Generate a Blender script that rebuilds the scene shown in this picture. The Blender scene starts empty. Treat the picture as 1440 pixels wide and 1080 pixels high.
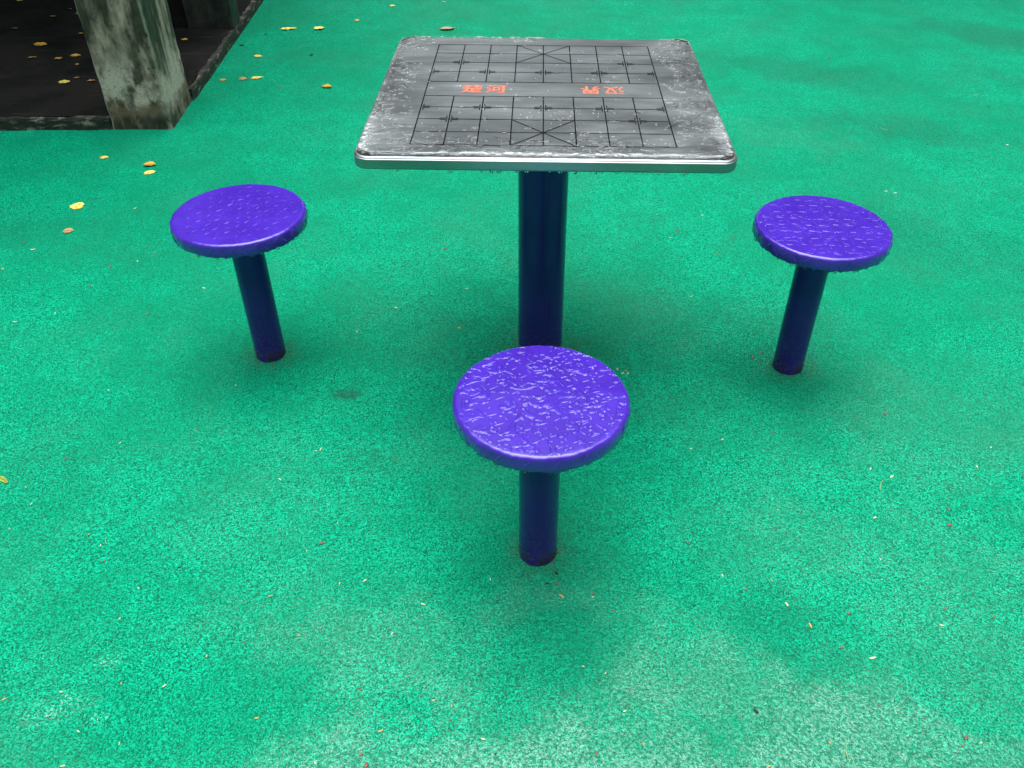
import bpy, bmesh, math, random
import numpy as np
from mathutils import Vector, Matrix, noise, Euler
R = math.radians
random.seed(7); rng = np.random.default_rng(7)
sc = bpy.context.scene
COL = sc.collection

# ------------------------------------------------------------------ helpers
def link(o, parent=None):
    COL.objects.link(o)
    if parent: o.parent = parent
    return o

def mesh_obj(name, verts, faces, mat, parent=None, smooth=True, mats=None, midx=None):
    me = bpy.data.meshes.new(name)
    me.from_pydata([tuple(v) for v in verts], [], [tuple(f) for f in faces])
    for m in (mats or [mat]): me.materials.append(m)
    if midx is not None:
        me.polygons.foreach_set('material_index', midx)
    if smooth: me.polygons.foreach_set('use_smooth', [True]*len(me.polygons))
    me.update()
    return link(bpy.data.objects.new(name, me), parent)

def bm_obj(name, bm, mat, parent=None, smooth=True):
    me = bpy.data.meshes.new(name)
    bmesh.ops.recalc_face_normals(bm, faces=bm.faces)
    bm.to_mesh(me); bm.free()
    me.materials.append(mat)
    if smooth: me.polygons.foreach_set('use_smooth', [True]*len(me.polygons))
    return link(bpy.data.objects.new(name, me), parent)

def empty(name, loc, rz=0):
    o = bpy.data.objects.new(name, None); o.empty_display_size = .1
    COL.objects.link(o); o.location = loc; o.rotation_euler = (0, 0, rz)
    return o

def tag(o, label=None, cat=None, group=None, kind=None):
    if label: o['label'] = label
    if cat: o['category'] = cat
    if group: o['group'] = group
    if kind: o['kind'] = kind
    return o

class MB:
    def __init__(s): s.v = []; s.f = []
    def add(s, vs, fs):
        n = len(s.v); s.v += [tuple(v) for v in vs]; s.f += [tuple(i+n for i in f) for f in fs]

# node helper
class NT:
    def __init__(s, name):
        s.m = bpy.data.materials.new(name); s.m.use_nodes = True
        s.t = s.m.node_tree; s.n = s.t.nodes; s.l = s.t.links
        s.b = s.n['Principled BSDF']; s.out = s.n['Material Output']
    def new(s, typ, **kw):
        n = s.n.new(typ)
        for k, v in kw.items(): setattr(n, k, v)
        return n
    def put(s, node, sock, val):
        if isinstance(val, bpy.types.NodeSocket): s.l.new(val, node.inputs[sock])
        else: node.inputs[sock].default_value = val
    def set(s, **kw):
        for k, v in kw.items(): s.put(s.b, k.replace('_', ' '), v)
    def coord(s, scale=(1, 1, 1), loc=(0, 0, 0), rot=(0, 0, 0)):
        tc = s.new('ShaderNodeTexCoord'); mp = s.new('ShaderNodeMapping')
        s.l.new(tc.outputs['Object'], mp.inputs[0])
        mp.inputs['Scale'].default_value = scale; mp.inputs['Location'].default_value = loc; mp.inputs['Rotation'].default_value = rot
        return mp.outputs[0]
    def noise(s, scale, detail=3, rough=.55, vec=None, dist=0):
        n = s.new('ShaderNodeTexNoise'); n.inputs['Scale'].default_value = scale
        n.inputs['Detail'].default_value = detail; n.inputs['Roughness'].default_value = rough
        n.inputs['Distortion'].default_value = dist
        s.l.new(vec if vec is not None else s.coord(), n.inputs['Vector'])
        return n.outputs['Fac']
    def voro(s, scale, vec=None, out='Distance', feature='F1'):
        n = s.new('ShaderNodeTexVoronoi'); n.feature = feature; n.inputs['Scale'].default_value = scale
        s.l.new(vec if vec is not None else s.coord(), n.inputs['Vector'])
        return n.outputs[out]
    def ramp(s, fac, a, b, lo=0., hi=1.):
        n = s.new('ShaderNodeMapRange'); n.interpolation_type = 'SMOOTHSTEP'
        s.put(n, 0, fac); n.inputs[1].default_value = a; n.inputs[2].default_value = b
        n.inputs[3].default_value = lo; n.inputs[4].default_value = hi
        return n.outputs[0]
    def math(s, op, a, b=0., c=None):
        n = s.new('ShaderNodeMath', operation=op); s.put(n, 0, a); s.put(n, 1, b)
        if c is not None: s.put(n, 2, c)
        return n.outputs[0]
    def mix(s, f, a, b):
        n = s.new('ShaderNodeMix', data_type='RGBA')
        s.put(n, 0, f); s.put(n, 6, a if isinstance(a, bpy.types.NodeSocket) else (*a, 1)); s.put(n, 7, b if isinstance(b, bpy.types.NodeSocket) else (*b, 1))
        return n.outputs[2]
    def bump(s, h, strength=1., dist=.001, prev=None):
        n = s.new('ShaderNodeBump'); s.put(n, 'Height', h)
        n.inputs['Strength'].default_value = strength; n.inputs['Distance'].default_value = dist
        if prev is not None: s.l.new(prev, n.inputs['Normal'])
        return n.outputs[0]
    def blob(s, x, y, r, sx=1., sy=1., rot=0., wob=.35):
        """1 inside a wobbly patch of the surface, 0 outside"""
        c = s.coord()
        nz = s.new('ShaderNodeTexNoise'); nz.inputs['Scale'].default_value = 2.2/r; nz.inputs['Detail'].default_value = 4
        s.l.new(c, nz.inputs[0])
        sub = s.new('ShaderNodeVectorMath', operation='SUBTRACT'); s.l.new(nz.outputs['Color'], sub.inputs[0]); sub.inputs[1].default_value = (.5, .5, .5)
        sca = s.new('ShaderNodeVectorMath', operation='SCALE'); s.l.new(sub.outputs[0], sca.inputs[0]); sca.inputs['Scale'].default_value = wob*r*3
        add = s.new('ShaderNodeVectorMath', operation='ADD'); s.l.new(c, add.inputs[0]); s.l.new(sca.outputs[0], add.inputs[1])
        mp = s.new('ShaderNodeMapping', vector_type='TEXTURE')
        mp.inputs['Location'].default_value = (x, y, 0); mp.inputs['Rotation'].default_value = (0, 0, rot); mp.inputs['Scale'].default_value = (sx*r, sy*r, 1e3)
        s.l.new(add.outputs[0], mp.inputs[0])
        ln = s.new('ShaderNodeVectorMath', operation='LENGTH'); s.l.new(mp.outputs[0], ln.inputs[0])
        return s.ramp(ln.outputs['Value'], .35, 1.25, 1., 0.)

# ------------------------------------------------------------------ layout (metres; camera stands over the origin)
TABLE = (0.0344, 1.9146); TROT = -0.0092; TH = 0.75
THX, THY, TT = 0.377, 0.370, 0.0292
WET = [(-.24, .90, .26, 1.5, .5, -.5, .42), (.28, .70, .60, 1.4, .5, .0, 1.), (.50, .84, .26, 1.5, .5, -.5, .55), (.98, 1.02, .42, 1, .8, 0, .35),
       (.72, 1.22, .2, 1.8, .6, -.4, .35), (1.1, 3.4, .35, 1.4, .6, -.4, .35), (1.05, 1.6, .4, 1, .7, 0, .4)]
STOOLS = [(-0.7209, 1.8937), (0.7200, 1.8546), (0.0256, 1.1965)]
SH, SR, ST, PR, TPR = 0.4389, 0.1640, 0.0340, 0.0410, 0.0610
K = Vector((-1.5114, 3.4646, 0)); KA = 0.0494; SLAB = 0.052

def gz(x, y):
    """gentle waves of the poured rubber floor"""
    d = math.hypot(x, y-2.5); f = max(0., 1-max(0., d-5)/4)
    if f <= 0: return 0.
    h = .0052*(noise.noise(Vector((x*1.7, y*1.7, 3.1)))) + .0044*noise.noise(Vector((x*4.1+7, y*4.1, 8.3))) + .0006*noise.noise(Vector((x*11, y*11, 1.3)))
    return h*f

# ------------------------------------------------------------------ materials
def mat_ground():
    g = NT('wet_green_rubber')
    c = g.coord()
    # crumbs of rubber, a few millimetres each, warped so they do not line up
    w = g.new('ShaderNodeTexNoise'); w.inputs['Scale'].default_value = 90; w.inputs['Detail'].default_value = 2; g.l.new(c, w.inputs[0])
    sc_ = g.new('ShaderNodeVectorMath', operation='SCALE'); g.l.new(w.outputs['Color'], sc_.inputs[0]); sc_.inputs['Scale'].default_value = .012
    ad = g.new('ShaderNodeVectorMath', operation='ADD'); g.l.new(c, ad.inputs[0]); g.l.new(sc_.outputs[0], ad.inputs[1])
    cell = g.voro(300, ad.outputs[0], 'Distance'); cid = g.voro(300, ad.outputs[0], 'Color')
    sep = g.new('ShaderNodeSeparateColor'); g.l.new(cid, sep.inputs[0])
    fine = g.noise(400, 3, .7); mid = g.noise(150, 3, .65); big = g.noise(1.3, 4, .55); med = g.noise(6, 4, .6)
    base = g.mix(g.ramp(sep.outputs[0], .0, 1.), (.0, .19, .085), (.0, .52, .270))
    base = g.mix(g.ramp(cell, .42, .80, 0, .9), base, (.0, .075, .035))              # gaps between crumbs
    base = g.mix(g.ramp(fine, .57, .66, 0, .8), base, (.02, .78, .46))     # pale specks, the sparkle of wet crumbs put into the colour
    base = g.mix(g.ramp(med, .40, .66, 0, .34), base, (.0, .19, .085))
    base = g.mix(g.ramp(big, .42, .60, 0, .38), base, (.0, .20, .09))
    # darker patches with shapes of their own, grime and stains among them
    spots = [(1.30, 4.25, .38, 1.6, .5, -.45, .42), (2.55, 4.85, .42, 1.4, .5, -.5, .40), (2.45, 4.1, .30, 1.7, .35, -.5, .35),
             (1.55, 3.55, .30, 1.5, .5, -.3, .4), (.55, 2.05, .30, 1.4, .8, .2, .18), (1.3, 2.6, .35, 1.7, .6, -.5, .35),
             (-.48, 1.72, .035, 1.3, .8, .2, .9), (-1.9, 2.6, .30, 1.5, .6, .1, .20), (-1.25, 1.45, .25, 1, 1, 0, .16),
             (.53, .98, .14, .8, 1.2, .5, .30), (.05, .93, .17, 1.0, .9, 0, .30)]  # these two darken the floor where the water film is masked out
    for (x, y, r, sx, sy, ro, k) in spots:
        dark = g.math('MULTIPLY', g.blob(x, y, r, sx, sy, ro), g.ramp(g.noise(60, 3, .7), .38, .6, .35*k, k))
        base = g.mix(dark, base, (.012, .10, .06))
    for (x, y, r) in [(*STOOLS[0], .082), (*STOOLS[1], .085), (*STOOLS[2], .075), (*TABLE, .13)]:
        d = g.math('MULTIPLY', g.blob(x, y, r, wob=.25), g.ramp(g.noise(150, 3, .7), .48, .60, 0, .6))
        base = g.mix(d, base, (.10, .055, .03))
    # whitish bloom left by drying water, at the bottom left
    for (x, y, r, sx, sy) in [(-.86, .82, .05, 1.5, .6), (-.80, .92, .03, 1, .6), (-.78, .80, .025, 1.2, .5)]:
        d = g.math('MULTIPLY', g.blob(x, y, r, sx, sy, .2), g.ramp(g.noise(230, 3, .7), .54, .62, 0, .4))
        base = g.mix(d, base, (.45, .75, .62))
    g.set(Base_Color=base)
    # water film: a thin one everywhere, standing wetter in the hollows
    film = g.ramp(g.noise(2.6, 3, .55), .40, .66, .02, .22)
    for (x, y, r, sx, sy, ro, k) in WET:
        film = g.math('MAXIMUM', film, g.math('MULTIPLY', g.blob(x, y, r, sx, sy, ro, .6), k))
    film = g.math('MULTIPLY', film, g.ramp(g.noise(6.5, 4, .6), .32, .60, .6, 1.))
    dry = g.math('MAXIMUM', g.blob(.06, .95, .17, 1.0, .9, wob=.25), g.blob(.50, 1.0, .11, .8, 1.3, .5, .25))
    dry = g.math('MAXIMUM', dry, g.blob(-.62, .83, .2, 1.2, .6, .2, .3))
    film = g.math('MULTIPLY', film, g.math('SUBTRACT', 1., dry))
    g.set(Roughness=g.ramp(film, 0, 1, .45, .28), Specular_IOR_Level=g.ramp(film, 0, 1, .07, .4))
    tops = g.ramp(mid, .43, .56, .08, 1.)                     # water stands on the crumbs, not in the gaps
    g.set(Coat_Weight=g.math('MULTIPLY', film, tops), Coat_Roughness=.15, Coat_IOR=1.75)
    base = g.mix(g.math('MULTIPLY', g.ramp(mid, .50, .40, 0, .55), g.ramp(film, .15, .7)), base, (.0, .13, .065))
    g.set(Base_Color=base)
    h = g.math('ADD', g.math('MULTIPLY', cell, -1.0), g.math('MULTIPLY', fine, .8))
    nb = g.bump(h, 1., .0016)
    nb = g.bump(mid, .55, .004, nb)
    nb = g.bump(g.noise(28, 2), .35, .006, nb)
    g.set(Normal=nb)
    cb = g.bump(g.noise(9, 3, .5), .6, .012); cb = g.bump(g.noise(45, 3, .6), .5, .004, cb); cb = g.bump(mid, .75, .0045, cb); cb = g.bump(h, .35, .0012, cb)
    g.set(Coat_Normal=cb)
    return g.m

def mat_paint():
    g = NT('purple_gloss_paint')
    n = g.noise(14, 4); 
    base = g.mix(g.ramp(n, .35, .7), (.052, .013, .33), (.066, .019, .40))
    base = g.mix(g.ramp(g.noise(500, 2), .70, .76, 0, .25), base, (.25, .2, .6))
    g.set(Base_Color=base, Roughness=.26, Specular_IOR_Level=.5, Coat_Weight=.45, Coat_Roughness=.10)
    g.set(Normal=g.bump(g.noise(55, 3), .25, .0012))
    return g.m

def mat_post():
    g = NT('shaded_purple_paint_with_rust')
    tc = g.new('ShaderNodeTexCoord'); sx = g.new('ShaderNodeSeparateXYZ'); g.l.new(tc.outputs['Object'], sx.inputs[0])
    base = g.mix(g.ramp(g.noise(10, 4), .35, .7), (.030, .007, .18), (.042, .011, .235))  # seat purple taken darker, shade from seats and tabletop put into it
    z = sx.outputs[2]
    low = g.ramp(z, .005, .05, 1., 0.)
    rust = g.math('MULTIPLY', low, g.ramp(g.noise(30, 5, .6), .47, .56))
    rc = g.mix(g.ramp(g.noise(160, 3), .4, .6), (.015, .010, .012), (.06, .03, .018))
    base = g.mix(g.math('MULTIPLY', rust, .85), base, rc)
    base = g.mix(g.ramp(g.noise(210, 2), .72, .76, 0, .5), base, (.10, .05, .10))
    dirt = g.math('MULTIPLY', g.ramp(z, .02, .20, 1., 0.), g.ramp(g.noise(120, 4, .75), .50, .62, 0, .45))
    base = g.mix(dirt, base, (.06, .075, .06))
    runs = g.ramp(g.noise(1., 4, .6, g.coord((45, 45, 1.6))), .60, .72, 0, .30)
    base = g.mix(runs, base, (.012, .006, .07))
    chip = g.ramp(g.noise(85, 3, .6), .735, .75, 0, .9)
    base = g.mix(chip, base, (.10, .05, .035))
    g.set(Base_Color=base, Roughness=g.ramp(rust, 0, 1, .27, .7), Coat_Weight=.12, Specular_IOR_Level=.3, Coat_Roughness=.12)
    g.set(Normal=g.bump(g.noise(40, 3), .2, .0015))
    return g.m

def mat_steel(top=True):
    g = NT('brushed_stainless_steel' if top else 'stainless_steel_edge')
    br = g.noise(1., 4, .65, g.coord((7, 900, 40)))
    br2 = g.noise(1., 3, .6, g.coord((2.2, 130, 20)))
    big = g.noise(1., 4, .6, g.coord((3.5, 9, 3)))
    base = g.mix(g.ramp(big, .35, .65), (.36, .36, .36) if top else (.30, .30, .30), (.60, .60, .59) if top else (.48, .48, .48))
    base = g.mix(g.ramp(br2, .38, .66, 0, .22), base, (.24, .24, .25))
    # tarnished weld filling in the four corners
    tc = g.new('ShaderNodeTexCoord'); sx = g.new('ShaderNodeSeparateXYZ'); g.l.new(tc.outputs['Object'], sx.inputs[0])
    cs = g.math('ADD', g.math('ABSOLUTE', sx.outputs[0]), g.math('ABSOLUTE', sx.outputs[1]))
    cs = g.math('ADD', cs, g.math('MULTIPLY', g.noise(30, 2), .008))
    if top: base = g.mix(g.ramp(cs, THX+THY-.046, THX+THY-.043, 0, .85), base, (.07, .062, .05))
    scr = g.ramp(g.noise(1., 3, .6, g.coord((40, 1100, 10), rot=(0, 0, .03))), .66, .72, 0, .35)
    base = g.mix(scr, base, (.75, .75, .75))
    g.set(Base_Color=base, Metallic=.92, Roughness=g.ramp(big, .3, .7, .36, .50))
    tg = g.new('ShaderNodeCombineXYZ'); tg.inputs[0].default_value = 1.
    if top: g.l.new(tg.outputs[0], g.b.inputs['Tangent']); g.set(Anisotropic=.6)
    nb = g.bump(br, .30, .0004); nb = g.bump(g.noise(3, 1), .15, .012, nb)
    g.set(Normal=nb)
    return g.m

def mat_water():
    g = NT('rain_water')
    g.set(Base_Color=(1, 1, 1, 1), Roughness=.02, IOR=1.33, Transmission_Weight=1.)
    return g.m

def mat_bead():
    g = NT('thin_rain_beads')
    tr = g.new('ShaderNodeBsdfTransparent'); gl = g.new('ShaderNodeBsdfGlossy'); gl.inputs['Roughness'].default_value = .10
    fr = g.new('ShaderNodeFresnel'); fr.inputs['IOR'].default_value = 1.5
    mx = g.new('ShaderNodeMixShader'); g.l.new(fr.outputs[0], mx.inputs[0]); g.l.new(tr.outputs[0], mx.inputs[1]); g.l.new(gl.outputs[0], mx.inputs[2])
    g.l.new(mx.outputs[0], g.out.inputs['Surface'])
    return g.m

def mat_flat(name, col, rough=.6, var=.25, scale=60, spec=.4):
    g = NT(name)
    n = g.noise(scale, 4)
    a = tuple(c*(1-var) for c in col); b = tuple(min(1, c*(1+var)) for c in col)
    g.set(Base_Color=g.mix(g.ramp(n, .3, .7), a, b), Roughness=rough, Specular_IOR_Level=spec)
    return g.m

def mat_red():
    g = NT('worn_red_lettering_paint')
    n = g.noise(330, 4, .7)
    g.set(Base_Color=g.mix(g.ramp(n, .48, .58), (.86, .14, .05), (.36, .24, .20)), Roughness=.45)
    return g.m

def mat_pillar():
    g = NT('mossy_weathered_concrete')
    n1 = g.noise(1., 5, .62, g.coord((9, 9, 3.2))); n2 = g.noise(1., 6, .7, g.coord((26, 26, 11))); n3 = g.noise(120, 4, .7)
    green = g.mix(g.ramp(n2, .3, .7), (.020, .014, .009), (.094, .062, .042))
    grey = g.mix(g.ramp(n2, .3, .7), (.17, .108, .088), (.56, .37, .31))
    base = g.mix(g.ramp(n1, .46, .60), green, grey)
    base = g.mix(g.ramp(n3, .62, .72, 0, .5), base, (.05, .05, .04))
    # pale worn plaster near the foot, over brick-red render
    tc = g.new('ShaderNodeTexCoord'); sx = g.new('ShaderNodeSeparateXYZ'); g.l.new(tc.outputs['Object'], sx.inputs[0])
    z = sx.outputs[2]
    worn = g.math('MULTIPLY', g.ramp(z, .03, .12, 0, 1), g.ramp(z, .20, .36, 1, 0))
    worn = g.math('MULTIPLY', worn, g.ramp(g.noise(1., 4, .6, g.coord((7, 7, 5), (.3, 0, .2))), .42, .56))
    base = g.mix(worn, base, g.mix(g.ramp(n3, .50, .72), (.66, .48, .42), (.20, .15, .12)))
    red = g.math('MULTIPLY', g.ramp(z, .05, .07, 0, 1), g.ramp(z, .09, .12, 1, 0))
    red = g.math('MULTIPLY', red, g.ramp(g.noise(1., 4, .6, g.coord((9, 9, 20))), .42, .52, 0, .75))
    base = g.mix(red, base, (.20, .11, .065))
    tcx = g.new('ShaderNodeMath', operation='ABSOLUTE'); g.l.new(sx.outputs[0], tcx.inputs[0])
    arris = g.math('MAXIMUM', g.ramp(tcx.outputs[0], .002, .010, 1, 0), g.ramp(tcx.outputs[0], .238, .245, 0, 1))
    arris = g.math('MULTIPLY', arris, g.ramp(sx.outputs[1], .0, .012, 1, 0))
    arris = g.math('MULTIPLY', arris, g.ramp(n2, .42, .55, .0, .8))
    base = g.mix(arris, base, (.36, .31, .25))
    pits = g.ramp(g.noise(46, 3, .6), .68, .72, 0, .85)
    base = g.mix(pits, base, (.03, .028, .022))
    g.set(Base_Color=base, Roughness=.62, Specular_IOR_Level=.4)
    nb = g.bump(n3, .4, .003); nb = g.bump(n2, .4, .006, nb)
    g.set(Normal=nb)
    return g.m

def mat_dark_pillar():
    g = NT('soot_black_concrete')
    n2 = g.noise(1., 6, .7, g.coord((20, 20, 9))); n3 = g.noise(120, 4, .7)
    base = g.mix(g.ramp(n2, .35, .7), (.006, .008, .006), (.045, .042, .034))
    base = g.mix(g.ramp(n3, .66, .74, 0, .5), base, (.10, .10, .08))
    g.set(Base_Color=base, Roughness=.65, Normal=g.bump(n3, .4, .003))
    return g.m

def mat_slab():
    g = NT('near_black_concrete')
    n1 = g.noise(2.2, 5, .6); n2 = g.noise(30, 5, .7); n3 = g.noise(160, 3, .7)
    base = g.mix(g.ramp(n1, .35, .65), (.006, .006, .006), (.016, .014, .012))  # near-black base, paler blotches and streaks mixed over it
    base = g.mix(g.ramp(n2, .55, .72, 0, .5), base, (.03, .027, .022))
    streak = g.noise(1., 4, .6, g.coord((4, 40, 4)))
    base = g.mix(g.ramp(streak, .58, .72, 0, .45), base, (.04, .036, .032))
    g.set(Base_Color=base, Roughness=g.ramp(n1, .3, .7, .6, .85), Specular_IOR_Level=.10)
    g.set(Normal=g.bump(n3, .35, .002, g.bump(n2, .3, .004)))
    return g.m

def mat_kerb():
    g = NT('broken_kerb_render')
    n2 = g.noise(1., 5, .7, g.coord((16, 16, 50))); n3 = g.noise(130, 4, .7)
    base = g.mix(g.ramp(n2, .50, .56), (.014, .013, .010), (.085, .07, .05))
    base = g.mix(g.ramp(n2, .59, .63), base, (.27, .245, .21))
    base = g.mix(g.ramp(n3, .45, .65, 0, .6), base, (.03, .03, .022))
    g.set(Base_Color=base, Roughness=.7)
    g.set(Normal=g.bump(n3, .5, .003, g.bump(n2, .6, .006)))
    return g.m

def mat_leaf(name, a, b, spot=(.25, .10, .02)):
    g = NT(name)
    n = g.noise(60, 4, .6)
    base = g.mix(g.ramp(n, .35, .65), a, b)
    base = g.mix(g.ramp(g.noise(140, 3, .7), .62, .68, 0, .8), base, spot)
    g.set(Base_Color=base, Roughness=.42, Specular_IOR_Level=.5)
    g.set(Normal=g.bump(g.noise(90, 2), .4, .002))
    return g.m

M = dict(ground=mat_ground(), paint=mat_paint(), post=mat_post(), steel=mat_steel(), edge=mat_steel(False), water=mat_water(), bead=mat_bead(), dark_pillar=mat_dark_pillar(),
         black=mat_flat('black_etched_line', (.006, .006, .007), .7, .3, 200, .15), red=mat_red(), pillar=mat_pillar(), slab=mat_slab(), kerb=mat_kerb(),
         y=mat_leaf('yellow_leaf', (.85, .60, .06), (.92, .76, .22)), o=mat_leaf('orange_leaf', (.55, .24, .03), (.72, .42, .07)),
         b=mat_leaf('tan_leaf', (.42, .22, .09), (.55, .33, .15)), d=mat_leaf('brown_leaf', (.28, .13, .05), (.42, .24, .09), (.10, .05, .03)),
         g=mat_leaf('green_leaf', (.16, .26, .03), (.42, .42, .05)), vein=mat_flat('leaf_stem', (.30, .16, .04)),
         w=mat_flat('pale_seed', (.75, .62, .38), .5), bo=mat_flat('ochre_seed', (.62, .32, .08), .5), br=mat_flat('russet_seed', (.24, .09, .05), .5),
         k=mat_flat('black_crumb', (.012, .015, .012), .6), s=mat_flat('straw_stem', (.45, .48, .18), .5), t=mat_flat('dark_twig', (.03, .03, .02), .6),
         under=mat_flat('darkened_table_underside', (.03, .03, .03), .8, .4, 20, .1), bark=mat_flat('bark', (.10, .075, .05), .8), crown=mat_flat('tree_foliage', (.045, .085, .03), .5, .4, 3),  # underside colour darkened to deepen the shade below the table
         roof=mat_flat('roof_concrete', (.20, .20, .19), .8))
LEAVES= [(-1.6871, 3.1644, 0.0339, 'y'), (-1.4827, 3.0969, 0.05, 'c'), (-1.4586, 3.0281, 0.0438, 'y'), (-1.6237, 2.7581, 0.0486, 'r'), (-1.5807, 2.5775, 0.0342, 'b'), (-1.4626, 4.0366, 0.0339, 'o'), (-1.3713, 4.0502, 0.0374, 'b'), (-1.3073, 4.0662, 0.058, 'l'), (-1.383, 4.3805, 0.0434, 'y'), (-1.3243, 4.8132, 0.0818, 'l'), (-1.1602, 4.8303, 0.0586, 'c'), (-0.9517, 3.9524, 0.05, 'c'), (-0.9781, 4.9975, 0.0321, 'y'), (-0.8158, 5.2807, 0.0378, 'y'), (-0.4551, 4.831, 0.0859, 'd'), (-1.2324, 1.3966, 0.0369, 'g')]
SLAB_LEAVES= [(-2.9284, 5.1335, 0.0367, 'y'), (-2.6024, 4.8289, 0.0349, 'd'), (-2.4618, 4.3656, 0.0715, 'o'), (-2.2829, 4.1609, 0.0379, 'o'), (-2.2189, 4.2037, 0.0521, 'o'), (-2.1602, 4.0804, 0.0203, 'o'), (-2.119, 3.8447, 0.0518, 'y'), (-2.3327, 4.5458, 0.0259, 'o'), (-2.4934, 4.8884, 0.0235, 'y'), (-2.0008, 3.8593, 0.039, 'd'), (-2.084, 3.8976, 0.0262, 'd'), (-2.707, 4.6154, 0.0299, 'd'), (-2.4111, 4.1648, 0.0414, 'd'), (-2.5688, 4.9695, 0.0238, 'd'), (-1.7684, 4.4627, 0.0364, 'o'), (-1.5839, 5.1383, 0.0245, 'd')]
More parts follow.
